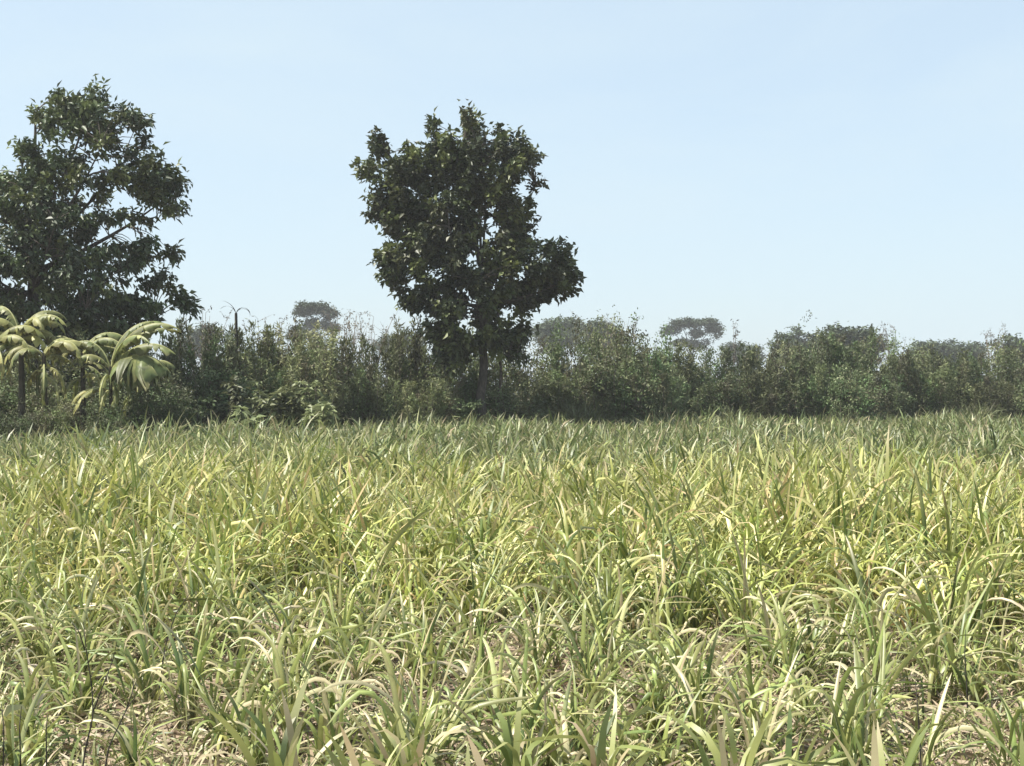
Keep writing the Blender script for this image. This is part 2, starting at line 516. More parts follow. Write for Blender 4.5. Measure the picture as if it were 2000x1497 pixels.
def near_clump(rng, x, y, sc, nt, label, group=None):
    root = empty("cane_clump", (x, y, gh(x, y)))
    tag(root, label, "cane clump", group)
    st, bl = clump_params(rng, nt, sc)
    for p0, p1 in st:
        o = obj("stem", STEMV[int(rng.integers(4))], root, p0)
        d = p1 - p0; h = float(np.linalg.norm(d))
        o.rotation_euler = (0, math.acos(np.clip(d[2] / h, -1, 1)), math.atan2(d[1], d[0]))
        o.scale = (sc, sc, h)
    for (b, az, L, W, th0, bend, pw) in bl:
        k = int(np.argmin([abs(v[0] - th0) * 1.5 + abs(v[1] - bend) + rng.random() * 0.5 for v in LEAFV]))
        o = obj("leaf", LEAFV[k][2], root, b)
        ws = W / 0.045 * 1.0
        o.rotation_euler = (0, 0, az)
        o.scale = (L, max(ws, 0.3), L)
    return root

rngH = np.random.default_rng(21)
for (hx, hy, sc, ntl, lab), (x, y) in zip(HERO, hero_xy):
    near_clump(rngH, x, y, sc * 0.95, ntl, lab, "single cane clumps in the field")

# single-mesh variants for the clumps whose blades are too thin to pick apart
CLV = [clump_mesh(rngH, 1.0, 7, 3, 6 + i % 3, 0, 12).mesh("cane_clump", M_cane) for i in range(14)]

LAND = [(370, "the banana plants"), (680, "the young shrubs"), (1070, "the central tree"), (1290, "the central tree's right side"), (1500, "the layered distant tree"), (1720, "the domed tree"), (9999, "the right hedge end")]
BANDS = [(9.0, "at the photo bottom"), (10.2, "in the front belt"), (11.4, "in the second belt"), (12.6, "in the third belt"), (99, "in the fourth belt")]
ORD = ["leftmost"] + [w_ + " from left" for w_ in "second third fourth fifth sixth seventh eighth ninth tenth eleventh twelfth thirteenth fourteenth fifteenth sixteenth".split()]
class Labeller:
    """collects things with the same words and tells them apart by their order in the photo"""
    def __init__(self): self.d = {}
    def put(self, o, words, x, y): self.d.setdefault(words, []).append((zone(x, y), o))
    def close(self):
        for words, l in self.d.items():
            l.sort(key=lambda t: t[0])
            for i, (_, o) in enumerate(l):
                o['label'] = words if len(l) == 1 else "%s, %s" % (words, ORD[min(i, len(ORD) - 1)])
LB = Labeller()
for idx in single:
    x, y = pts[idx]
    px = zone(x, y)
    land = next(t for m, t in LAND if px < m); band = next(t for m, t in BANDS if y < m)
    u_ = float(rngH.uniform(0, 1)); sc = grow(y) * (0.72 + 0.5 * u_)
    size = "low" if u_ < 0.33 else ("middling" if u_ < 0.67 else "tall")
    if y < NEAR_D:
        o = near_clump(rngH, x, y, sc, int(rngH.integers(5, 8)), "cane clump", "cane clumps in the near field")
    else:
        o = obj("cane_clump", CLV[int(rngH.integers(len(CLV)))], None, (x, y, gh(x, y)))
        o.rotation_euler = (0, 0, rngH.uniform(0, 6.28)); o.scale = (sc, sc, sc * rngH.uniform(0.95, 1.2))
        tag(o, "cane clump", "cane clump", "cane clumps in the near field")
    LB.put(o, "%s cane clump %s, below %s" % (size, band, land), x, y)
LB.close()

# everything farther (and beside the frame): one mass of blades
def field_mass(P, rng):
    mb = MB()
    D = np.linalg.norm(P, axis=1)
    for lo, hi, nb, seg, across, wk in ((0, 22, 26, 6, 2, 1.0), (22, 40, 20, 5, 2, 1.25), (40, 120, 16, 4, 2, 1.7)):
        Q = P[(D >= lo) & (D < hi)]
        if not len(Q): continue
        n = len(Q) * nb
        cx = np.repeat(Q[:, 0], nb); cy = np.repeat(Q[:, 1], nb)
        sc = np.repeat(grow(Q[:, 1]) * rng.uniform(0.70, 1.15, len(Q)) * (0.76 + 0.5 * patch(Q[:, 0] * 2.1, Q[:, 1] * 1.6)), nb)
        a = rng.uniform(0, 6.283, n); rr = rng.uniform(0, 0.13, n) * sc
        bz = rng.uniform(0.02, 0.22, n) * sc
        base = np.stack([cx + rr * np.cos(a), cy + rr * np.sin(a), gh(cx, cy) + bz], -1)
        az = a + rng.normal(0, 0.9, n)
        th0 = np.clip(rng.normal(1.31, 0.17, n), 0.5, 1.54)
        u = rng.random(n)
        bend = np.where(u < 0.58, rng.uniform(0.3, 1.0, n), np.where(u < 0.84, rng.uniform(1.2, 2.2, n), rng.uniform(2.2, 3.0, n)))
        L = rng.uniform(0.42, 0.95, n) * sc
        W = rng.uniform(0.022, 0.050, n) * wk
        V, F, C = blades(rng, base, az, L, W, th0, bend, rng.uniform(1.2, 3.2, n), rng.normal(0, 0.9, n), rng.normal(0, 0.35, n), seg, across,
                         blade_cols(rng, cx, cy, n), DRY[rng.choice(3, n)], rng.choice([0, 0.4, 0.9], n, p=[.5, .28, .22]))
        mb.add(V, F, C)
    return mb
fm = field_mass(pts[rest], np.random.default_rng(31))
rng = np.random.default_rng(33)
n = 24000                                   # stray short blades and weeds between the clumps
fx = rng.uniform(-1, 1, n); fy = 6.4 + 14 * rng.random(n) ** 1.1; fx = fx * (0.4 * fy + 1.0)
ok = patch(fx * 2.3, fy * 2.9) > 0.30 * rng.random(n) + 0.18
fx, fy = fx[ok], fy[ok]; n = len(fx)
V, F, C = blades(rng, np.stack([fx, fy, gh(fx, fy)], -1), rng.uniform(0, 6.283, n), rng.uniform(0.10, 0.36, n), rng.uniform(0.008, 0.018, n), np.clip(rng.normal(1.05, 0.3, n), 0.3, 1.5),
                 rng.uniform(0.4, 2.4, n), rng.uniform(1.2, 3.2, n), rng.normal(0, 0.9, n), rng.normal(0, 0.4, n), 5, 2,
                 blade_cols(rng, fx, fy, n) * 0.9, DRY[rng.choice(3, n)], rng.choice([0, 0.4, 0.9], n, p=[.5, .28, .22]))
fm.add(V, F, C)
cf = obj("cane_field", fm.mesh("cane_field", M_field))
tag(cf, "dense mass of young cane blades filling the rest of the field to the hedge", "cane field", kind="stuff")

# dead blades lying on the soil
rng = np.random.default_rng(41)
n = 22000
lx = rng.uniform(-1, 1, n); ly = 6.2 + 12.5 * rng.random(n) ** 1.1
lx = lx * (0.4 * ly + 1.0)
base = np.stack([lx, ly, gh(lx, ly) + rng.uniform(0.012, 0.05, n)], -1)
mb = MB()
LIT = np.array([[0.42, 0.34, 0.25], [0.34, 0.26, 0.18], [0.50, 0.43, 0.32], [0.26, 0.20, 0.13], [0.38, 0.36, 0.2]])
V, F, C = blades(rng, base, rng.uniform(0, 6.283, n), rng.uniform(0.10, 0.42, n), rng.uniform(0.010, 0.026, n), rng.normal(0.22, 0.2, n),
                 rng.normal(0.5, 0.4, n), rng.uniform(0.8, 2, n), rng.normal(0, 2.2, n), rng.normal(0, 1.2, n), 5, 2,
                 LIT[rng.choice(5, n)] * rng.uniform(0.8, 1.15, (n, 1)), LIT[rng.choice(5, n)], rng.uniform(0, 1, n))
mb.add(V, F, C)
tag(obj("leaf_litter", mb.mesh("leaf_litter", M_litter)), "dry pale dead blades strewn over the bare soil", "leaf litter", kind="stuff")
# clods
mb = MB()
oct_v = np.array([[1, 0, 0], [-1, 0, 0], [0, 1, 0], [0, -1, 0], [0, 0, 1], [0, 0, -1], [.65, .65, .3], [-.65, .65, .3], [-.65, -.65, .3], [.65, -.65, .3]], float)
oct_f = np.array([[4, 0, 6], [4, 6, 2], [4, 2, 7], [4, 7, 1], [4, 1, 8], [4, 8, 3], [4, 3, 9], [4, 9, 0], [6, 0, 2], [7, 2, 1], [8, 1, 3], [9, 3, 0], [5, 2, 0], [5, 1, 2], [5, 3, 1], [5, 0, 3]])
n = 3200
cx = rng.uniform(-1, 1, n); cy = 6.2 + 9 * rng.random(n); cx *= 0.4 * cy + 1
sz = 0.012 + 0.045 * rng.random(n) ** 2.5
Vc = oct_v[None] * sz[:, None, None] * rng.uniform(0.6, 1.3, (n, 10, 1)) * np.array([1.1, 1, 0.75])
ang = rng.uniform(0, 6.28, n); ca, sa = np.cos(ang)[:, None], np.sin(ang)[:, None]
Vr = np.stack([Vc[..., 0] * ca - Vc[..., 1] * sa, Vc[..., 0] * sa + Vc[..., 1] * ca, Vc[..., 2]], -1)
Vr += np.stack([cx, cy, gh(cx, cy) + sz * 0.3], -1)[:, None, :]
mb.add(Vr.reshape(-1, 3), (np.arange(n)[:, None, None] * 10 + oct_f[None]).reshape(-1, 3), np.ones(3))
tag(obj("soil_clods", mb.mesh("soil_clods", M_clod, False)), "small crumbled clods lying on the tan soil", "soil clods", kind="stuff")
# the pale stone at lower left
import bmesh
bm = bmesh.new(); bmesh.ops.create_icosphere(bm, subdivisions=3, radius=1.0)
rs = random.Random(3)
from mathutils import noise as mnoise, Vector
for v in bm.verts:
    k = 1 + 0.28 * mnoise.noise(v.co * 1.3 + Vector((4, 2, 9))) + 0.08 * mnoise.noise(v.co * 4)
    v.co = Vector((v.co.x * 1.35, v.co.y, v.co.z * 0.8)) * k
me = bpy.data.meshes.new("stone"); bm.to_mesh(me); bm.free(); me.materials.append(M_stone)
sp = at(62, 1325, CAMZ * FPX / (1338 - HORY))
o = obj("stone", me, None, (sp[0], sp[1], gh(sp[0], sp[1]) + 0.045)); o.scale = (0.07, 0.07, 0.075)
tag(o, "pale rounded stone on the soil at lower left", "stone")

# ------------------------------------------------------------------ dark weed stalks in the foreground
def weed(label, stalks, d):
    d *= CAMZ / 1.7
    b = at(stalks[0][0][0], stalks[0][0][1], d)
    z0 = float(gh(b[0], d))
    root = empty("weed_stalk", (b[0], d, z0))
    tag(root, label, "weed", "thin dark weed stalks in the foreground")
    for i, st in enumerate(stalks):
        P = np.array([at(x, y, d + 0.05 * math.sin(3.0 * k + i)) for k, (x, y) in enumerate(st)]) - np.array([b[0], d, z0])
        if i == 0: P[0, 2] = -0.05
        t = np.linspace(0, 1, len(P)); tt = np.linspace(0, 1, 4 * len(P))
        Q = np.stack([np.interp(tt, t, P[:, k]) for k in range(3)], -1)
        Q[1:-1] = (Q[:-2] + Q[1:-1] * 2 + Q[2:]) / 4
        mb = MB(); r = 0.0052 if i == 0 else 0.004
        tube(mb, Q, np.linspace(r, r * 0.35, len(Q)), np.ones(3), 6)
        obj("stem" if i == 0 else "branch", mb.mesh("stalk", M_weed), root)
weed("forked dark weed stalk, the left arm of the crossed pair at bottom left", [[(150, 1600), (165, 1470), (182, 1400), (180, 1345), (167, 1260), (163, 1215)], [(166, 1270), (155, 1235), (140, 1215)], [(182, 1390), (205, 1330), (222, 1285), (228, 1255)]], 5.75)
weed("long slanting dark weed stalk, the right one of the crossed pair at bottom left", [[(195, 1610), (212, 1460), (245, 1390), (268, 1355)], [(245, 1390), (258, 1355), (262, 1330)]], 5.9)
weed("short upright dark weed stalk nearest the left photo edge", [[(6, 1640), (6, 1500), (8, 1430), (3, 1375)]], 5.6)
weed("straight dark weed stalk second from the left photo edge", [[(40, 1640), (40, 1480), (38, 1420), (42, 1380)]], 5.7)
weed("thin dark weed stalk between the stone and the crossed stalks", [[(92, 1640), (91, 1490), (90, 1420), (94, 1395)]], 5.65)
weed("slanted dark weed stalk leaning over the upright clump at left", [[(300, 1400), (322, 1262), (345, 1195), (372, 1158)]], 7.4)
weed("upright dark weed stalk in the bottom right corner", [[(1802, 1600), (1797, 1450), (1792, 1380), (1788, 1330)]], 5.8)
weed("tall dark weed stalk beside the large hooped clump at right", [[(1890, 1470), (1889, 1350), (1884, 1280), (1886, 1230)]], 6.9)

# ------------------------------------------------------------------ trees
def broad_tree(name, label, cat, poly, holes, d, trunk_px, fork_py, ncl, nleaf, leafL, leafW, cols, thick, seed, trunk_r, droop, extra=(), gap=4, ytop=0):
    rng = np.random.default_rng(seed)
    s = d / FPX
    poly = [(float(a), float(b)) for a, b in poly]
    P = np.array(poly)
    lo, hi = P.min(0), P.max(0)
    C2 = np.zeros((0, 2))
    # spread cluster centres over the outline by dart throwing in 3-D
    pts3 = []; p2s = []
    tries = 0
    mind = 0.62 * math.sqrt((hi - lo).prod() * 0.6 / ncl) * s
    half = min(hi - lo) / 2
    while len(pts3) < ncl and tries < 60:
        tries += 1
        q = rng.uniform(lo, hi, (400, 2))
        q = q[inpoly(q, poly)]
        ed = polydist(q, poly)
        for (x, y), e in zip(q, ed):
            if e < 11 or (y < ytop): continue
            if any((x - hx) ** 2 + (y - hy) ** 2 < (hr + gap) ** 2 for hx, hy, hr in holes): continue
            t = thick * math.sqrt(max(0.0, 1 - (1 - min(e / (half * 0.75), 1)) ** 2)) + 0.15
            z = rng.uniform(-1, 1); z = math.copysign(abs(z) ** 0.7, z) * t
            p = at(x, y, d); p[1] += z
            if pts3 and np.min(np.linalg.norm(np.array(pts3) - p, axis=1)) < mind: continue
            pts3.append(p); p2s.append((x, y))
            if len(pts3) >= ncl: break
    cx_, cy_ = P.mean(0)
    for ex, ey in extra:                       # sprays that stand out of the outline
        q_ = math.hypot(ex - cx_, ey - cy_); ex -= (ex - cx_) / q_ * 9; ey -= (ey - cy_) / q_ * 9 - 4
        p = at(ex, ey, d); p[1] += rng.uniform(-0.8, 0.8); pts3.append(p)
    K = np.array(pts3)
    base = at(trunk_px, HORY, d); base[2] = 0
    root = empty(name, base); tag(root, label, cat)
    K = K - base
    fork = at(trunk_px + 4, fork_py, d) - base
    top = np.array([np.median(K[:, 0]), 0, K[:, 2].max() * 0.93])
    # trunk
    tb = MB()
    tp = np.concatenate([bez(np.array([0, 0, -0.3]), fork * [0.2, 0, 0.5], fork, 8), bez(fork, fork + (top - fork) * [0.1, 1, 0.5], top, 10)[1:]])
    tp[1:-1] += rng.normal(0, 0.05, tp[1:-1].shape) * [1, 1, 0]
    tr = np.interp(tp[:, 2], [0, 0.5, fork[2], top[2]], [trunk_r * 1.5, trunk_r, trunk_r * 0.78, 0.03])
    tube(tb, tp, tr, np.ones(3), 10)
    trunk = obj("trunk", tb.mesh("trunk", M_bark), root)
    # limbs: farthest-point centres get a limb, each cluster hangs on the nearest limb node
    nl = 16
    idx = [int(np.argmax(np.linalg.norm(K - fork, axis=1)))]
    dm = np.linalg.norm(K - K[idx[0]], axis=1)
    for _ in range(nl - 1):
        j = int(np.argmax(dm)); idx.append(j); dm = np.minimum(dm, np.linalg.norm(K - K[j], axis=1))
    nodes = [tp[8:]]; nrad = [tr[8:]]
    for j in idx:
        e = K[j]
        zt = np.clip(fork[2] + (e[2] - fork[2]) * 0.45 - 0.4, fork[2] * 0.8, top[2] * 0.9)
        k = int(np.argmin(np.abs(tp[:, 2] - zt)))
        s0 = tp[k]
        mid = s0 + (e - s0) * [0.6, 0.6, 0.35] + rng.normal(0, 0.2, 3)
        lp = bez(s0, mid, e, 9); r0 = min(tr[k] * 0.6, 0.035 + 0.022 * np.linalg.norm(e - s0))
        lr = np.linspace(r0, 0.015, 9)
        lb = MB(); tube(lb, lp, lr, np.ones(3), 7)
        obj("limb", lb.mesh("limb", M_bark), root)
        nodes.append(lp[2:]); nrad.append(lr[2:])
    NO = np.concatenate(nodes)
    wb = MB()
    cen = np.array([np.median(K[:, 0]), 0, np.median(K[:, 2])])
    LP, LD, LN, LC = [], [], [], []
    for c in K:
        dd = np.linalg.norm(NO - c, axis=1) + 0.6 * np.maximum(0, NO[:, 2] - c[2])
        a = NO[int(np.argmin(dd))]
        tw = bez(a, (a + c) / 2 + [0, 0, 0.25 * np.linalg.norm(c - a)], c, 5)
        tube(wb, tw, np.linspace(0.022, 0.008, 5), np.ones(3), 4)
        outw = nrm((c - cen) * [1, 1, 0.8] + rng.normal(0, 0.6, 3))
        ax = nrm(outw * [1, 1, 0.6] + [0, 0, 0.55 - droop])
        m = int(nleaf * rng.uniform(0.7, 1.3))
        tpos = rng.uniform(-0.7, 0.6, m)
        rad = rng.normal(0, 0.135, (m, 3))
        ln = 0.44 * rng.uniform(0.6, 1.4)
        p = c + ax * (tpos * ln)[:, None] - np.array([0, 0, 1.0]) * (droop * 0.7 * np.maximum(tpos, 0) ** 2 * ln)[:, None] + rad
        dirs = nrm(ax * 0.7 + rng.normal(0, 0.75, (m, 3)) + np.array([0, 0, -0.30 - droop * 0.9]))
        nn = nrm(np.array([0, 0, 1.0]) + rng.normal(0, 0.55, (m, 3)) + outw * 0.3)
        LP.append(p); LD.append(dirs); LN.append(nn)
        cl = cols[int(rng.integers(len(cols)))] * rng.uniform(0.75, 1.3)
        LC.append(cl * rng.uniform(0.75, 1.25, (m, 1)))
    tag(obj("twigs", wb.mesh("twigs", M_twig), root), kind="stuff")
    LP, LD, LN, LC = map(np.concatenate, (LP, LD, LN, LC))
    cb = MB(); m = len(LP)
    leafset(cb, LP, LD, LN, leafL * rng.uniform(0.45, 1.3, m), leafW * rng.uniform(0.55, 1.25, m), LC, 0.2)
    obj("crown", cb.mesh("crown", M_broad), root)
    return root, base

TREE_C = 1.18 * np.array([[0.042, 0.056, 0.020], [0.058, 0.074, 0.024], [0.036, 0.047, 0.019], [0.095, 0.112, 0.036], [0.048, 0.053, 0.022]])
TREE_L = 1.22 * np.array([[0.040, 0.060, 0.024], [0.054, 0.078, 0.028], [0.036, 0.052, 0.022], [0.095, 0.120, 0.046], [0.064, 0.078, 0.024]])
polyC = [(735, 252), (752, 285), (775, 296), (800, 282), (838, 285), (852, 262), (836, 245), (838, 226), (868, 236), (890, 212), (930, 206), (968, 214), (988, 222), (994, 262), (1020, 262),
         (1030, 292), (1052, 296), (1056, 330), (1064, 352), (1042, 380), (1034, 420), (1045, 450), (1062, 464), (1085, 470), (1118, 486), (1120, 520), (1132, 545), (1116, 582), (1096, 572),
         (1068, 592), (1048, 588), (1040, 615), (1022, 615), (1044, 650), (1010, 680), (985, 700), (860, 690), (845, 655), (828, 640), (822, 610), (790, 606), (786, 590), (796, 575), (770, 556), (748, 556), (740, 520),
         (744, 490), (738, 478), (752, 470), (748, 436), (726, 428), (720, 392), (738, 372), (722, 352), (706, 340), (690, 326), (716, 312), (728, 296)]
holesC = [(1022, 372, 17), (880, 258, 9), (958, 250, 13), (952, 415, 10), (963, 450, 10), (935, 480, 9), (927, 505, 10), (905, 630, 12), (925, 645, 9), (855, 620, 9), (985, 635, 13), (925, 590, 8), (1060, 515, 8), (1020, 530, 9), (905, 275, 8),
          (838, 532, 6), (800, 530, 6), (1005, 600, 9), (848, 600, 6), (975, 540, 6), (812, 555, 6), (745, 340, 8), (735, 352, 8), (1040, 402, 12)]
treeC, cbase = broad_tree("broadleaf_tree", "tall dark broadleaf tree standing alone in the centre above the hedge", "tree", polyC, holesC, 60.0, 940, 640, 500, 60, 0.30, 0.20, TREE_C, 2.0, 7, 0.22, 0.05, gap=10, ytop=236,
    extra=[(735, 262), (738, 280), (700, 325), (714, 335), (728, 400), (722, 420), (732, 412), (845, 232), (842, 247), (1055, 350), (1042, 392), (1036, 414), (1125, 545), (1114, 574), (1010, 662), (1030, 642), (1020, 652), (850, 662), (840, 642), (795, 600), (800, 590), (752, 540), (765, 555), (785, 572), (748, 500), (758, 520), (820, 605), (850, 612), (868, 632), (880, 662), (862, 675), (905, 676), (990, 632), (1002, 652), (1022, 612), (1036, 600), (975, 672), (1062, 578), (1088, 568), (1100, 556), (1050, 590), (1008, 676), (842, 655), *[(884 + 30 * math.cos(a_ * 2.4) * math.sqrt(a_ / 13), 690 + 40 * math.sin(a_ * 2.4) * math.sqrt(a_ / 13)) for a_ in range(13)], (1015, 665), (1003, 690), (1012, 705), (1112, 492), (1098, 478), (975, 245), (1028, 280), (1050, 305)])
# thin pale second stem beside the main trunk
mb = MB()
p0 = np.array([0.75, -0.3, -0.2]); p1 = at(972, 620, 60.0) - cbase
sp_ = bez(p0 + [-0.2, 1.6, 0], (p0 + p1) / 2 + [0.28, 0.8, 0], p1 + [-0.1, 0, 1.2], 12); sp_[1:-1, 0] += 0.06 * np.sin(np.arange(10) * 1.7)
tube(mb, sp_, np.linspace(0.075, 0.045, 12), np.ones(3), 7)
o = obj("side_stem", mb.mesh("side_stem", M_twig), treeC); o['label'] = "thin stem beside the thicker dark trunk"

polyL = [(180, 146), (196, 172), (200, 205), (238, 206), (262, 212), (286, 232), (292, 270), (312, 296), (336, 312), (360, 350), (338, 362), (338, 392), (366, 402), (358, 412), (316, 422), (284, 424), (272, 448),
         (292, 462), (322, 468), (344, 492), (342, 512), (326, 516), (338, 546), (352, 568), (384, 600), (378, 616), (352, 604), (330, 590), (312, 612), (296, 640), (240, 660), (100, 680), (-40, 680), (-190, 640), (-260, 560),
         (-270, 470), (-230, 390), (-150, 345), (-60, 350), (0, 326), (40, 340), (66, 325), (60, 310), (32, 298), (50, 262), (76, 250), (52, 232), (46, 202), (76, 196), (98, 168), (122, 172), (130, 192), (148, 182), (160, 160)]
holesL = [(178, 305, 22), (195, 318, 18), (262, 268, 19), (150, 392, 14), (178, 398, 11), (222, 396, 11), (268, 398, 12), (12, 445, 15), (112, 205, 9), (92, 232, 8), (88, 275, 13), (65, 270, 9), (298, 505, 12), (312, 500, 9), (288, 525, 8), (235, 452, 7), (300, 545, 10), (185, 175, 6), (250, 470, 6), (3, 540, 8), (310, 575, 8), (275, 345, 4), (328, 560, 7), (200, 455, 5)]
treeL, lbase = broad_tree("broadleaf_tree", "large spreading dark green tree behind the banana plants at left", "tree", polyL, holesL, 54.0, 60, 620, 580, 58, 0.31, 0.165, TREE_L, 2.4, 17, 0.32, 0.35, gap=11,
    extra=[(180, 158), (174, 172), (188, 182), (192, 196), (105, 175), (115, 184), (60, 208), (70, 215), (42, 290), (52, 300), (350, 350), (340, 340), (356, 404), (340, 400), (338, 498), (328, 485), (372, 602), (362, 590), (346, 574), (335, 560), (286, 242), (288, 268), (270, 225), (240, 215)])

# ------------------------------------------------------------------ hedge bushes
BR = 1.55 * np.array([0.96, 1.06, 0.95]) * np.array([[0.080, 0.085, 0.042], [0.098, 0.102, 0.052], [0.066, 0.076, 0.036], [0.115, 0.112, 0.066], [0.066, 0.058, 0.036], [0.080, 0.104, 0.045]])
def bush_meshes(seed, style):
    """unit bush about 3.6 m wide and 4.6 m tall, made of many leafy stems"""
    rng = np.random.default_rng(seed)
    sb, cb = MB(), MB()
    ns = 34 if style != 'dome' else 22
    P, D, N, L, W, C = [], [], [], [], [], []
    for i in range(ns):
        a = rng.uniform(0, 6.283); r = 0.9 * math.sqrt(rng.random())
        b = np.array([r * math.cos(a) * 1.5, r * math.sin(a) * 1.0, -0.1])
        if style == 'dome':
            tip = np.array([b[0] * 1.35 + rng.normal(0, 0.2), b[1] * 1.4, 0]); tip[2] = 4.0 * math.sqrt(max(0.15, 1 - (tip[0] / 2.6) ** 2)) * rng.uniform(0.7, 1.05)
        else:
            tip = np.array([b[0] * 1.25 + rng.normal(0, 0.35), b[1] * 1.3, rng.uniform(2.4, 4.7)])
        mid = (b + tip) / 2 + rng.normal(0, 0.2, 3)
        pth = bez(b, mid, tip, 7)
        tube(sb, pth, np.linspace(0.03, 0.006, 7), np.ones(3), 4)
        cl = BR[int(rng.integers(6))] * rng.uniform(0.75, 1.3)
        if style == 'dome':
            # side sprays
            for k in range(16):
                t = rng.uniform(0.25, 1.0)
                c = (1 - t) ** 2 * b + 2 * t * (1 - t) * mid + t * t * tip + rng.normal(0, 0.30, 3)
                m = 22
                P.append(c + rng.normal(0, 0.14, (m, 3)))
                D.append(rng.normal(0, 1, (m, 3)) + [0, 0, -0.1]); N.append(rng.normal(0, 0.7, (m, 3)) + [0, 0, 1.0])
                L.append(rng.uniform(0.09, 0.19, m)); W.append(rng.uniform(0.05, 0.10, m))
                C.append(cl * rng.uniform(0.8, 1.2) * rng.uniform(0.75, 1.25, (m, 1)))
        else:
            m = 240
            t = rng.uniform(0.12, 1.0, m) ** 0.8
            t_ = t[:, None]
            c = (1 - t_) ** 2 * b + 2 * t_ * (1 - t_) * mid + t_ * t_ * tip
            spread = (0.26 * (1.05 - t))[:, None]
            P.append(c + rng.normal(0, 1, (m, 3)) * (spread + 0.05))
            D.append(rng.normal(0, 0.55, (m, 3)) + [0, 0, 0.75 if style == 'reed' else 0.2]); N.append(rng.normal(0, 1.0, (m, 3)) + [0, 0, 0.3])
            L.append(rng.uniform(0.13, 0.32, m)); W.append(rng.uniform(0.035, 0.08, m))
            C.append(cl * rng.uniform(0.75, 1.25, (m, 1)))
    leafset(cb, np.concatenate(P), np.concatenate(D), np.concatenate(N), np.concatenate(L), np.concatenate(W), np.concatenate(C), 0.15)
    return sb.mesh("bush_stems", M_twig), cb.mesh("bush_crown", M_hedge)

BUSH = {'reed': [bush_meshes(100 + i, 'reed') for i in range(5)], 'leafy': [bush_meshes(200 + i, 'leafy') for i in range(3)], 'dome': [bush_meshes(300 + i, 'dome') for i in range(5)]}
SKY_X = [-300, 0, 330, 400, 470, 540, 600, 660, 700, 760, 800, 850, 940, 1040, 1100, 1160, 1200, 1260, 1300, 1400, 1450, 1500, 1560, 1650, 1700, 1750, 1800, 1900, 1960, 2000, 2300]
SKY_Y = [620, 630, 630, 632, 640, 640, 635, 658, 668, 652, 642, 632, 640, 662, 650, 638, 635, 661, 674, 674, 666, 682, 666, 654, 661, 682, 678, 682, 688, 676, 671]
LOOK = {'reed': "reedy olive bush", 'leafy': "loose brownish bush", 'dome': "rounded green bush"}
HB = Labeller()
def where(px):
    if px < 360: return "behind the banana plants"
    if px < 560: return "just right of the banana plants"
    if px < 830: return "left of the central tree"
    if px < 1060: return "under the central tree"
    if px < 1330: return "just right of the central tree"
    if px < 1660: return "below the layered tree"
    return "near the right photo edge"
def put_bush(rng, style, x, y, top, wid, row):
    sm, cm = BUSH[style][int(rng.integers(len(BUSH[style])))]
    px = zone(x, y)
    root = empty("hedge_bush", (x, y, 0), rng.uniform(-0.5, 0.5) + math.pi * int(rng.integers(2)))
    hs = top / (4.5 if style != 'dome' else 4.1)
    root.scale = (wid, wid, hs)
    rowname = "front row" if row == 0 else "back row"
    tag(root, "bush", "bush", "bushes of the hedge behind the field")
    HB.put(root, "%s in hedge %s, %s" % (LOOK[style], rowname, where(px)), x, y)
    obj("stems", sm, root); obj("crown", cm, root)
rng = np.random.default_rng(77)
for row, off, step in ((0, 3.2, 1.75), (1, 6.6, 1.75)):
    x = -27.0
    while x < 38:
        y = float(edgeY(x)) + off + rng.uniform(-1.3, 1.3)
        px = zone(x, y)
        ty = np.interp(px, SKY_X, SKY_Y)
        top = CAMZ + (HORY - ty) / FPX * y
        top *= rng.uniform(0.55, 0.95) if row == 0 else rng.uniform(0.93, 1.08)
        u = rng.random()
        if px < 860: style = 'reed' if u < 0.55 else ('leafy' if u < 0.8 else 'dome')
        else: style = 'dome' if u < 0.5 else ('reed' if u < 0.8 else 'leafy')
        if abs(px - 940) < 70 and row == 0: top *= 0.8
        put_bush(rng, style, x + rng.uniform(-0.3, 0.3), y, top, rng.uniform(0.85, 1.2), row)
        x += step * rng.uniform(0.8, 1.2)

for bx_, by_, bt, bw in ((-17.2, 47.8, 2.9, 0.9), (-15.4, 47.4, 2.6, 0.8), (-13.8, 48.2, 3.0, 0.85), (-12.0, 48.0, 2.8, 0.9), (-18.6, 47.6, 2.8, 0.9), (-16.6, 44.0, 1.8, 0.42), (-15.3, 44.0, 1.6, 0.4), (-14.2, 44.1, 1.9, 0.42), (-12.8, 44.2, 2.0, 0.45), (-11.5, 45.4, 2.2, 0.55)):
    put_bush(rng, 'dome', bx_, by_, bt, bw, 0)
HB.close()
# grassy undergrowth at the hedge foot
rng = np.random.default_rng(78)
n = 34000
ux = rng.uniform(-26, 37, n); uy = edgeY(ux) + rng.uniform(-0.6, 5.0, n)
base = np.stack([ux, uy, np.zeros(n)], -1)
hh = 0.35 + 1.35 * patch(ux * 3, uy * 0.4) ** 2 + rng.uniform(0, 0.6, n) + 0.5 * (rng.random(n) < 0.04)
UC = np.array([[0.075, 0.085, 0.035], [0.10, 0.11, 0.045], [0.06, 0.055, 0.03], [0.12, 0.135, 0.06]])
mb = MB()
V, F, C = blades(rng, base, rng.uniform(0, 6.283, n), hh, rng.uniform(0.03, 0.07, n), rng.normal(1.25, 0.2, n), rng.uniform(0.3, 2.0, n), rng.uniform(1.2, 2.5, n),
                 rng.normal(0, 0.8, n), rng.normal(0, 0.3, n), 4, 2, UC[rng.choice(4, n)] * rng.uniform(0.8, 1.2, (n, 1)), UC[rng.choice(4, n)], rng.uniform(0, 1, n))
mb.add(V, F, C)
tag(obj("undergrowth", mb.mesh("undergrowth", M_hedge)), "dark weedy undergrowth along the foot of the hedge", "undergrowth", kind="stuff")

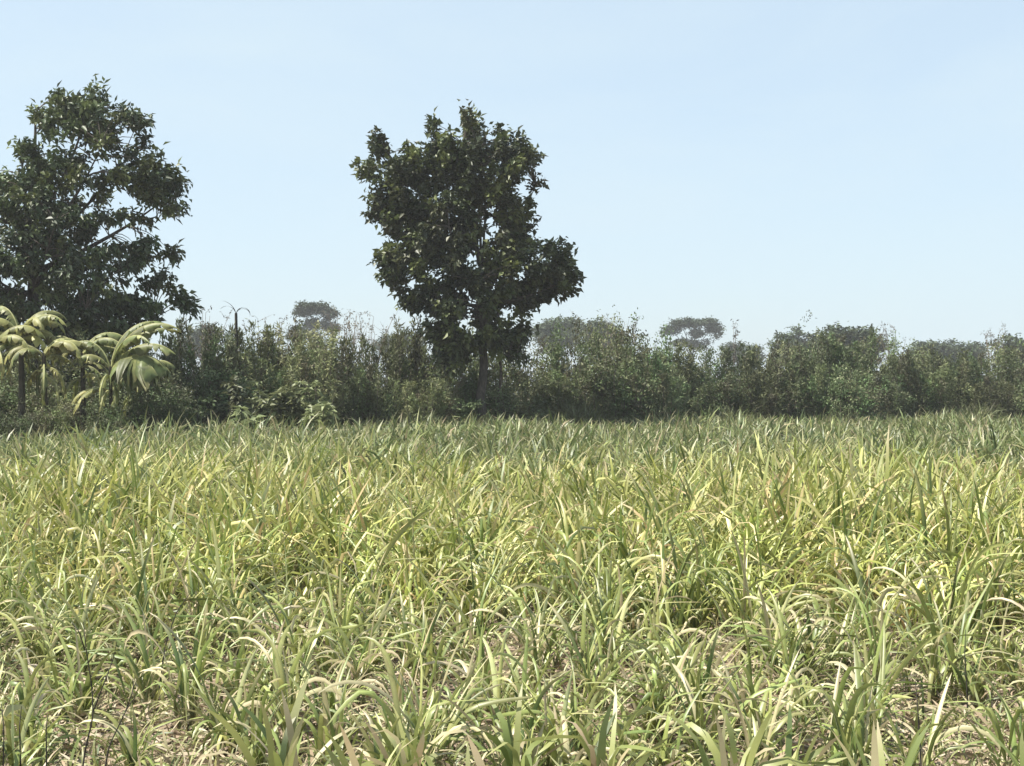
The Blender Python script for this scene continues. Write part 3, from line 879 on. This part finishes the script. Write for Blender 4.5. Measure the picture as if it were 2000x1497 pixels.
# ------------------------------------------------------------------ tall thin things that stick out of the hedge
def feather(px, py, d, label, h_px, seed, col, nst=9, spread=0.5):
    rng = np.random.default_rng(seed)
    b = at(px, HORY, d); b[2] = 0
    root = empty("bare_sapling", b); tag(root, label, "sapling", "thin saplings poking out of the hedge top")
    sb, cb = MB(), MB()
    top = CAMZ + (HORY - py) / FPX * d
    for i in range(nst):
        t = np.array([rng.normal(0, spread), rng.normal(0, spread * .6), top * rng.uniform(0.8, 1.0)])
        p = bez(np.array([rng.normal(0, .15), rng.normal(0, .15), -0.1]), t * [0.2, 0.2, 0.6], t, 8)
        tube(sb, p, np.linspace(0.03, 0.008, 8), np.ones(3), 4)
        for k in range(7):
            j = int(rng.integers(4, 8)); q = p[j]
            e = q + np.array([rng.normal(0, 0.25), rng.normal(0, 0.2), rng.uniform(0.15, 0.6)])
            tube(sb, np.array([q, (q + e) / 2 + rng.normal(0, 0.04, 3), e]), [0.010, 0.007, 0.004], np.ones(3), 3)
            m = 5
            leafset(cb, q + (e - q) * rng.random((m, 1)) + rng.normal(0, 0.04, (m, 3)), rng.normal(0, 1, (m, 3)), rng.normal(0, 1, (m, 3)), rng.uniform(0.08, 0.2, m), rng.uniform(0.03, 0.07, m), np.tile(col, (m, 1)) * rng.uniform(.8, 1.2, (m, 1)))
    obj("stems", sb.mesh("sapling_stems", M_pale), root); obj("leaves", cb.mesh("sapling_leaves", M_hedge), root)
GREY = np.array([0.16, 0.15, 0.12])
feather(395, 598, 66, "pale wispy sapling cluster above the hedge beside the left tree", 0, 1, GREY, 9, 0.7)
feather(680, 606, 70, "pale wispy sapling cluster right of the flat-topped distant tree", 0, 2, GREY, 12, 0.6)
feather(715, 616, 71, "pale wispy sapling cluster left of the central tree", 0, 3, GREY, 12, 0.7)
feather(520, 628, 66, "short wispy sapling tips left of the flat-topped distant tree", 0, 4, GREY, 8, 0.6)
feather(1190, 606, 72, "wispy leafless sapling right of the central tree", 0, 5, GREY * 0.8, 8, 0.5)
feather(1432, 630, 74, "small dark tuft on a thin stem right of the layered distant tree", 0, 6, GREY * 0.5, 3, 0.15)
feather(1750, 640, 80, "wispy sapling tips on the hedge right of the domed distant tree", 0, 8, GREY, 9, 0.5)
feather(1940, 645, 84, "wispy sapling tips on the hedge near the right photo edge", 0, 9, GREY, 9, 0.5)
feather(1240, 632, 68, "single dark pointed tip sticking out of the hedge right of the central tree", 0, 10, GREY * 0.4, 2, 0.06)

# dark hooked palm-like shoot above the hedge
d = 60.0
b = at(462, HORY, d); b[2] = 0
root = empty("hooked_stalk", b); tag(root, "dark stalk with hooked drooping tip above the hedge, left of the flat-topped tree", "stalk")
mb = MB(); zt = CAMZ + (HORY - 612) / FPX * d
stem = np.array([[0.05, 0, -0.1], [0.02, 0, 2.0], [0, 0, 4.0], [-0.02, 0, zt]])
tube(mb, stem, [0.10, 0.09, 0.08, 0.06], np.ones(3), 7)
obj("stem", mb.mesh("hooked_stem", M_weed), root)
mb = MB()
rng = np.random.default_rng(9)
for a, bd in ((0.1, 3.3), (0.5, 3.0), (2.9, 2.2), (-0.3, 2.8), (3.6, 1.4)):
    V, F, C = blades(rng, np.array([[-0.02, 0, zt - 0.05]]), np.array([a]), np.array([0.95]), np.array([0.10]), np.array([1.4]), np.array([bd]), np.array([1.0]), np.zeros(1), np.zeros(1), 9, 2, np.array([[0.03, 0.032, 0.02]]), np.array([[0.05, 0.045, 0.03]]), np.ones(1))
    mb.add(V, F, C)
obj("fronds", mb.mesh("hooked_fronds", M_hedge), root)

# ------------------------------------------------------------------ distant trees behind the hedge
def far_tree(px, d, top_py, layers, label, seed, col, trunk_px=None, grp=None):
    """layers: (px, py, half width px, half height px) foliage masses"""
    rng = np.random.default_rng(seed)
    tx = trunk_px if trunk_px is not None else px
    b = at(tx, HORY, d); b[2] = 0
    root = empty("distant_tree", b); tag(root, label, "tree", grp)
    tb, cb = MB(), MB()
    s = d / FPX
    zf = max(1.5, CAMZ + (HORY - max(l[1] for l in layers) - 25) / FPX * d)
    tube(tb, bez(np.array([0, 0, -0.2]), np.array([0.1, 0, zf * .5]), np.array([0.0, 0, zf]), 6), np.linspace(0.34, 0.22, 6), np.ones(3), 7)
    for (lx, ly, hw, hh_) in layers:
        c = at(lx, ly, d) - b
        rx, rz, ry = hw * s, hh_ * s, hw * s * 0.8
        tube(tb, bez(np.array([0, 0, zf * 0.9]), np.array([c[0] * 0.3, 0, (zf + c[2]) / 2]), c, 6), np.linspace(0.18, 0.04, 6), np.ones(3), 5)
        nc = int(24 + 9 * rx * rz / 2) if px not in (615, 1350) else int(16 + 5 * rx * rz / 2)
        for _ in range(nc):
            u = nrm(rng.normal(0, 1, 3)); r = rng.random() ** 0.6 * rng.uniform(0.75, 1.15)
            q = c + u * np.array([rx, ry, rz]) * r + rng.normal(0, 1, 3) * ([0.35, 0.35, 0.2] if px in (615, 1350) else [0.9, 0.9, 0.6])
            m = 70
            cc = col * rng.uniform(0.75, 1.3)
            leafset(cb, q + rng.normal(0, 1, (m, 3)) * [0.62, 0.62, 0.34], rng.normal(0, 1, (m, 3)) * [1, 1, .5], rng.normal(0, .5, (m, 3)) + [0, 0, 1.], rng.uniform(0.35, 0.85, m), rng.uniform(0.22, 0.45, m), np.tile(cc, (m, 1)) * rng.uniform(.8, 1.2, (m, 1)))
    obj("trunk", tb.mesh("trunk", M_bark), root); obj("crown", cb.mesh("crown", M_far), root)
FC = np.array([0.045, 0.062, 0.032])
far_tree(615, 300, 590, [(610, 603, 30, 12), (590, 608, 14, 8), (645, 612, 12, 14), (612, 632, 20, 8), (648, 640, 9, 5), (590, 650, 34, 16)], "flat-topped hazy tree above the hedge between banana plants and central tree", 51, FC, 617)
far_tree(1350, 340, 622, [(1330, 632, 30, 6), (1362, 630, 32, 8), (1392, 640, 13, 18), (1310, 645, 16, 8), (1360, 652, 14, 5), (1345, 672, 40, 10)], "distant tree with layered flat crown and sky gaps right of the central tree", 52, FC, 1352)
far_tree(395, 240, 628, [(395, 662, 28, 18), (380, 677, 40, 21)], "low rounded hazy tree right of the banana plants", 53, FC)
far_tree(1085, 260, 610, [(1070, 647, 16, 15), (1095, 644, 14, 18), (1125, 640, 12, 9), (1080, 672, 22, 18), (1110, 664, 10, 12)], "thin pale hazy tree touching the right side of the central tree", 54, FC * 1.6)
far_tree(1172, 220, 615, [(1170, 650, 22, 15), (1180, 667, 34, 21)], "small dome of hazy foliage right of the thin pale tree", 55, FC * 1.3)
far_tree(1545, 240, 636, [(1545, 670, 18, 18), (1535, 690, 28, 21)], "grey rounded tree, left one of the pair at right centre", 56, FC * 1.4)
far_tree(1592, 240, 630, [(1592, 678, 12, 14), (1598, 690, 16, 18), (1585, 704, 20, 12)], "slim grey tree, right one of the pair at right centre", 57, FC * 1.3)
far_tree(1655, 190, 632, [(1662, 662, 16, 12), (1630, 670, 20, 15), (1665, 684, 42, 27), (1690, 678, 20, 21)], "broad domed tree at right rising highest in the hedge line", 58, FC * 1.2)
far_tree(1805, 240, 655, [(1805, 692, 22, 21), (1835, 688, 20, 18), (1815, 712, 36, 21)], "grey-green bushy tree right of the domed tree", 59, FC * 1.3)
far_tree(1870, 250, 655, [(1868, 694, 16, 18), (1900, 694, 18, 18), (1885, 712, 34, 18)], "paler bushy tree in the far right group", 60, FC * 1.5)
far_tree(1982, 190, 655, [(1980, 690, 22, 18), (2010, 702, 34, 27)], "dark rounded tree crown at the right photo edge", 61, FC * 1.0)
far_tree(1440, 300, 650, [(1440, 690, 22, 15), (1465, 698, 20, 15)], "low hazy tree just right of the layered tree", 62, FC * 1.2)
far_tree(760, 280, 640, [(760, 677, 26, 18), (800, 672, 26, 18)], "low hazy tree left behind the central tree", 63, FC * 1.2)

# ------------------------------------------------------------------ banana plants
def banana_leaf(rng, L, W, th0, bend, pw, dry, name="leaf"):
    """blade of ragged strips that hang from an arching midrib (built along +X)"""
    seg = 22
    s = np.linspace(0, 1, seg + 1); sm = (s[1:] + s[:-1]) / 2
    th = th0 - bend * sm ** pw
    p = np.concatenate([[[0, 0]], np.cumsum(np.stack([np.cos(th), np.sin(th)], -1) * L / seg, 0)])
    pos = np.stack([p[:, 0], 0.05 * np.sin(s * 4) * L * 0.3, p[:, 1]], -1)
    tg = nrm(np.gradient(pos, axis=0)); side = np.array([0, 1.0, 0]); up = nrm(np.cross(tg, side)) * 1.0
    up = np.where(up[:, 2:3] < 0, -up, up)
    mb = MB()
    base_c = np.array([0.145, 0.175, 0.058]); dry_highlight_c = np.array([0.37, 0.35, 0.12])
    ang0 = rng.uniform(0.95, 1.25)
    for sg in (-1, 1):
        i = 2
        while i < seg:
            k = min(seg, i + int(rng.choice([1, 2, 4, 6], p=[.2, .3, .3, .2])))
            ang = np.clip(ang0 + rng.normal(0, 0.2), 0.5, 1.5)          # how far this strip hangs
            rows = []
            wk_ = rng.uniform(0.7, 1.15); jm = (i + k) / 2; skew = rng.normal(0.05, 0.08)
            for j in range(i, k + 1):
                w_ = W * 0.5 * math.sin(math.pi * min(1, (s[j] - 0.08) / 0.92) ** 0.75) ** 0.6 if 0.09 < s[j] < 1 else 0.02
                w_ *= wk_ * rng.uniform(0.86, 1.1)
                o1 = side * sg * math.cos(ang * 0.45) - up[j] * math.sin(ang * 0.45)
                o2 = side * sg * math.cos(ang) - np.array([0, 0, 1.0]) * math.sin(ang)
                o3 = side * sg * math.cos(ang * 1.35) - np.array([0, 0, 1.0]) * math.sin(ang * 1.35)
                g = 0.010 * L * (1 if j == i else (-1 if j == k else 0))
                q1 = pos[j] + o1 * w_ * 0.3; pull = tg[j] * (jm - j) * (L / seg); q2 = q1 + o2 * w_ * 0.35 + tg[j] * (g + 0.04 * w_) + pull * 0.14; q3 = q2 + o3 * w_ * 0.35 + tg[j] * (g + skew * w_) + pull * 0.4
                rows.append([pos[j], q1, q2, q3])
            R = np.array(rows); nr = len(R)
            a0 = (np.arange(nr - 1)[:, None] * 4 + np.arange(3)[None]).reshape(-1)
            F = np.stack([a0, a0 + 1, a0 + 5, a0 + 4], -1)
            dr_ = np.clip(dry + rng.normal(-0.15, 0.2), 0, 1); c = base_c * (1 - dr_) + dry_highlight_c * dr_
            c = c * rng.uniform(0.55, 1.2)
            cc = np.tile(c, (nr * 4, 1)); cc[3::4] = cc[3::4] * 0.6 + np.array([0.2, 0.14, 0.07]) * 0.4 * rng.uniform(0.3, 1.2); cc[0::4] = cc[0::4] * 0.6 + dry_highlight_c * 0.4  # highlight along the midrib painted into the colour; outer edge tinted brown
            mb.add(R.reshape(-1, 3), F, cc)
            i = k
    blade = mb.mesh("banana_leaf", M_banana, False)
    rb = MB(); tube(rb, pos - up * 0.01, np.linspace(0.035, 0.008, seg + 1), np.array([0.40, 0.40, 0.18]), 5)
    return blade, rb.mesh("banana_midrib", M_banana)

def banana(px, d, crown_py, stem_r, leaves, label, seed):
    rng = np.random.default_rng(seed)
    b = at(px, HORY, d); b[2] = 0
    zc = CAMZ + (HORY - crown_py) / FPX * d
    root = empty("banana_plant", b); tag(root, label, "banana plant", "banana plants at the left field edge")
    mb = MB()
    tube(mb, bez(np.array([0, 0, -0.1]), np.array([0.08, 0.02, zc * 0.5]), np.array([0.0, 0, zc]), 8), np.linspace(stem_r * 1.15, stem_r * 0.55, 8), np.array([0.075, 0.062, 0.038]), 9)
    # dead sheaths hanging down the stem
    obj("pseudostem", mb.mesh("pseudostem", M_banana), root)
    leaves = list(leaves)
    for _ in range(4):
        g_ = leaves[int(rng.integers(len(leaves)))]
        leaves.append((g_[0] + rng.uniform(-28, 28), min(1.48, g_[1] + rng.uniform(-0.2, 0.2)), g_[2] + rng.uniform(-0.1, 0.5), g_[3], g_[4] * rng.uniform(0.75, 0.98), g_[5] * rng.uniform(0.8, 1.1), float(np.clip(g_[6] + rng.uniform(-0.3, 0.3), 0, 1))))
    for (az, th0, bend, pw, L, W, dry) in leaves:
        bl, rb = banana_leaf(rng, L * 1.15, W * 1.5, th0, bend * 1.06, pw, dry)
        o = obj("leaf", bl, root, (0, 0, zc - 0.12)); o.rotation_euler = (0, 0, math.radians(az))
        obj("midrib", rb, o)
    n = int(rng.integers(5, 8))
    for i in range(n):
        bl, rb = banana_leaf(rng, rng.uniform(1.2, 2.0), rng.uniform(0.35, 0.6), rng.uniform(0.3, 1.0), rng.uniform(2.3, 2.8), rng.uniform(0.6, 1.0), rng.choice([0.95, 0.2]))
        o = obj("dead_leaf", bl, root, (0, 0, zc - rng.uniform(0.2, 0.9))); o.rotation_euler = (0, 0, rng.uniform(0, 6.28))
        obj("midrib", rb, o)
R_ = math.radians
banana(40, 45.6, 660, 0.13, [(-15, 1.30, 2.2, 1.2, 2.0, 0.5, 0.75), (168, 1.25, 2.1, 1.2, 1.9, 0.5, 0.8), (-42, 1.35, 2.6, 1.3, 1.8, 0.5, 0.9), (195, 1.40, 2.6, 1.3, 1.7, 0.5, 0.7), (30, 1.4, 2.3, 1.5, 1.9, 0.5, 0.5), (150, 1.45, 2.0, 1.5, 1.9, 0.5, 0.5), (190, 0.9, 2.2, 1.0, 1.6, 0.45, 0.9), (-8, 0.9, 2.2, 1.0, 1.7, 0.5, 0.9), (12, 1.1, 2.8, 1.2, 1.5, 0.5, 0.7), (-30, 0.7, 2.2, 1.0, 1.6, 0.45, 0.95)],
       "tallest yellowing banana plant at the left photo edge", 401)
banana(-12, 45.0, 672, 0.11, [(0, 1.2, 2.2, 1.2, 1.9, 0.5, 0.6), (172, 1.2, 2.2, 1.2, 1.8, 0.5, 0.6), (-20, 1.0, 2.4, 1.1, 1.7, 0.5, 0.8), (15, 0.8, 2.1, 1.0, 1.6, 0.5, 0.5), (-170, 0.9, 2.3, 1.1, 1.6, 0.5, 0.6)],
       "banana plant cut off by the left photo edge", 406)
banana(85, 44.8, 690, 0.11, [(8, 1.05, 2.2, 1.1, 1.9, 0.5, 0.7), (-20, 1.1, 2.6, 1.2, 1.8, 0.5, 0.8), (175, 1.0, 2.3, 1.1, 1.6, 0.5, 0.5), (-160, 1.1, 2.6, 1.0, 1.5, 0.5, 0.6), (20, 1.35, 2.5, 1.2, 1.5, 0.5, 0.6)],
       "shorter banana plant with hanging leaves beside the yellowing one", 402)
banana(160, 45.8, 690, 0.11, [(172, 1.30, 2.2, 1.2, 1.6, 0.45, 0.15), (8, 1.35, 2.4, 1.2, 1.9, 0.45, 0.3), (-12, 1.15, 2.3, 1.2, 1.8, 0.5, 0.2), (-170, 1.1, 2.4, 1.2, 1.5, 0.45, 0.2), (15, 0.8, 2.1, 1.2, 1.7, 0.5, 0.2), (160, 0.8, 2.3, 1.2, 1.4, 0.5, 0.3)],
       "banana plant with paired arching leaves in the middle of the group", 403)
banana(216, 45.0, 716, 0.12, [(-6, 1.32, 1.85, 1.35, 2.75, 0.52, 0.35), (6, 1.18, 1.55, 1.4, 2.5, 0.5, 0.45), (-14, 1.0, 1.65, 1.2, 2.35, 0.62, 0.3), (168, 1.38, 2.0, 1.4, 1.7, 0.45, 0.3), (-170, 1.15, 2.4, 1.2, 1.5, 0.45, 0.3), (20, 1.45, 1.7, 1.5, 2.3, 0.5, 0.2), (-10, 0.95, 1.8, 1.0, 2.0, 2.0, 0.0), (-24, 0.8, 1.7, 1.0, 1.9, 1.7, 0.05)],
       "large banana plant with long leaves arching right, nearest the hedge gap", 404)
banana(272, 46.3, 728, 0.09, [(4, 1.2, 2.2, 1.3, 1.3, 0.8, 0.0), (-25, 1.1, 2.3, 1.2, 1.3, 0.9, 0.0), (25, 1.2, 2.0, 1.2, 1.3, 0.9, 0.0), (170, 1.2, 2.2, 1.2, 1.2, 0.8, 0.0), (-160, 1.0, 2.2, 1.3, 1.2, 0.8, 0.0)],
       "dark broad-leaved young banana plant at the right end of the group", 405)

# ------------------------------------------------------------------ low shrubs in front of the hedge
def shrub(px, foot_py, top_py, d, wpx, label, seed, col, leafL=0.34, ns=10, name="young_shrub", cat="shrub"):
    rng = np.random.default_rng(seed)
    b = at(px, HORY, d); b[2] = 0
    root = empty(name, b); tag(root, label, cat, "young shrubs in front of the hedge")
    top = CAMZ + (HORY - top_py) / FPX * d
    sb, cb = MB(), MB()
    for i in range(ns):
        t = np.array([rng.normal(0, wpx * d / FPX * 0.4), rng.normal(0, 0.3), top * rng.uniform(0.6, 1.0)])
        if i == 0: t = np.array([0, 0, top])
        p = bez(np.array([rng.normal(0, .12), rng.normal(0, .12), -0.1]), t * [0.3, 0.3, 0.65], t, 7)
        tube(sb, p, np.linspace(0.022, 0.008, 7), np.ones(3), 5)
        for j in (3, 4, 5, 6):
            m = 9
            a = rng.uniform(0, 6.28, m)
            D = np.stack([np.cos(a), np.sin(a), rng.uniform(-0.5, 0.5, m)], -1)
            leafset(cb, np.tile(p[j], (m, 1)) + rng.normal(0, 0.05, (m, 3)), D, np.tile([0, 0, 1.0], (m, 1)) + rng.normal(0, .4, (m, 3)), leafL * rng.uniform(0.6, 1.2, m), leafL * 0.42 * rng.uniform(0.7, 1.2, m), np.tile(col, (m, 1)) * rng.uniform(.7, 1.3, (m, 1)), 0.3)
    obj("stems", sb.mesh("shrub_stems", M_twig), root); obj("leaves", cb.mesh("shrub_leaves", M_shrub), root)
SG = np.array([0.110, 0.124, 0.058])
shrub(463, 830, 738, 51.5, 40, "narrow grey-green shrub, first right of the banana plants", 61, SG * 0.9, 0.3, 7)
shrub(505, 830, 748, 52.0, 36, "slender light-tipped shrub between the narrow and the bushy shrub", 62, SG * 1.1, 0.3, 6)
shrub(560, 835, 758, 51.5, 70, "bushy bright green shrub left of the central tree", 63, SG * 1.4, 0.36, 14)
shrub(617, 835, 748, 52.5, 60, "leafy shrub with pale raised leaves right of the bushy green one", 64, SG * 1.5, 0.34, 12)
shrub(470, 840, 800, 50.0, 50, "low pale drooping plant at the field edge below the narrow shrub", 65, SG * 1.8, 0.4, 6)
shrub(625, 840, 790, 50.5, 50, "low yellow-green plant at the field edge below the leafy shrub", 66, SG * 2.0, 0.4, 8)
shrub(1430, 825, 755, 69.0, 18, "pale upright leafy plant at the hedge foot right of centre", 67, SG * 1.9, 0.34, 4)
shrub(985, 815, 775, 61.0, 60, "scraggly low shrub at the foot of the central tree", 68, SG * 0.9, 0.28, 8)
shrub(1120, 815, 788, 63.0, 40, "small grassy shrub at the hedge foot right of the central tree", 69, SG * 1.4, 0.3, 6)

# ------------------------------------------------------------------ haze
HZ = True
if HZ:
    bm = bmesh.new(); bmesh.ops.create_cube(bm, size=1.0)
    me = bpy.data.meshes.new("haze"); bm.to_mesh(me); bm.free()
    hm = bpy.data.materials.new("haze_air"); hm.use_nodes = True
    t = hm.node_tree; t.nodes.clear()
    out = t.nodes.new("ShaderNodeOutputMaterial"); pv = t.nodes.new("ShaderNodeVolumePrincipled")
    pv.inputs['Color'].default_value = (0.93, 0.94, 0.96, 1)
    pv.inputs['Density'].default_value = 0.00045
    pv.inputs['Anisotropy'].default_value = 0.2
    t.links.new(pv.outputs[0], out.inputs['Volume'])
    me.materials.append(hm)
    o = obj("haze", me, None, (0, 0, 8.0)); o.scale = (3400, 3400, 19.0)
    tag(o, "thin pale haze over the field and trees", "haze", kind="stuff")
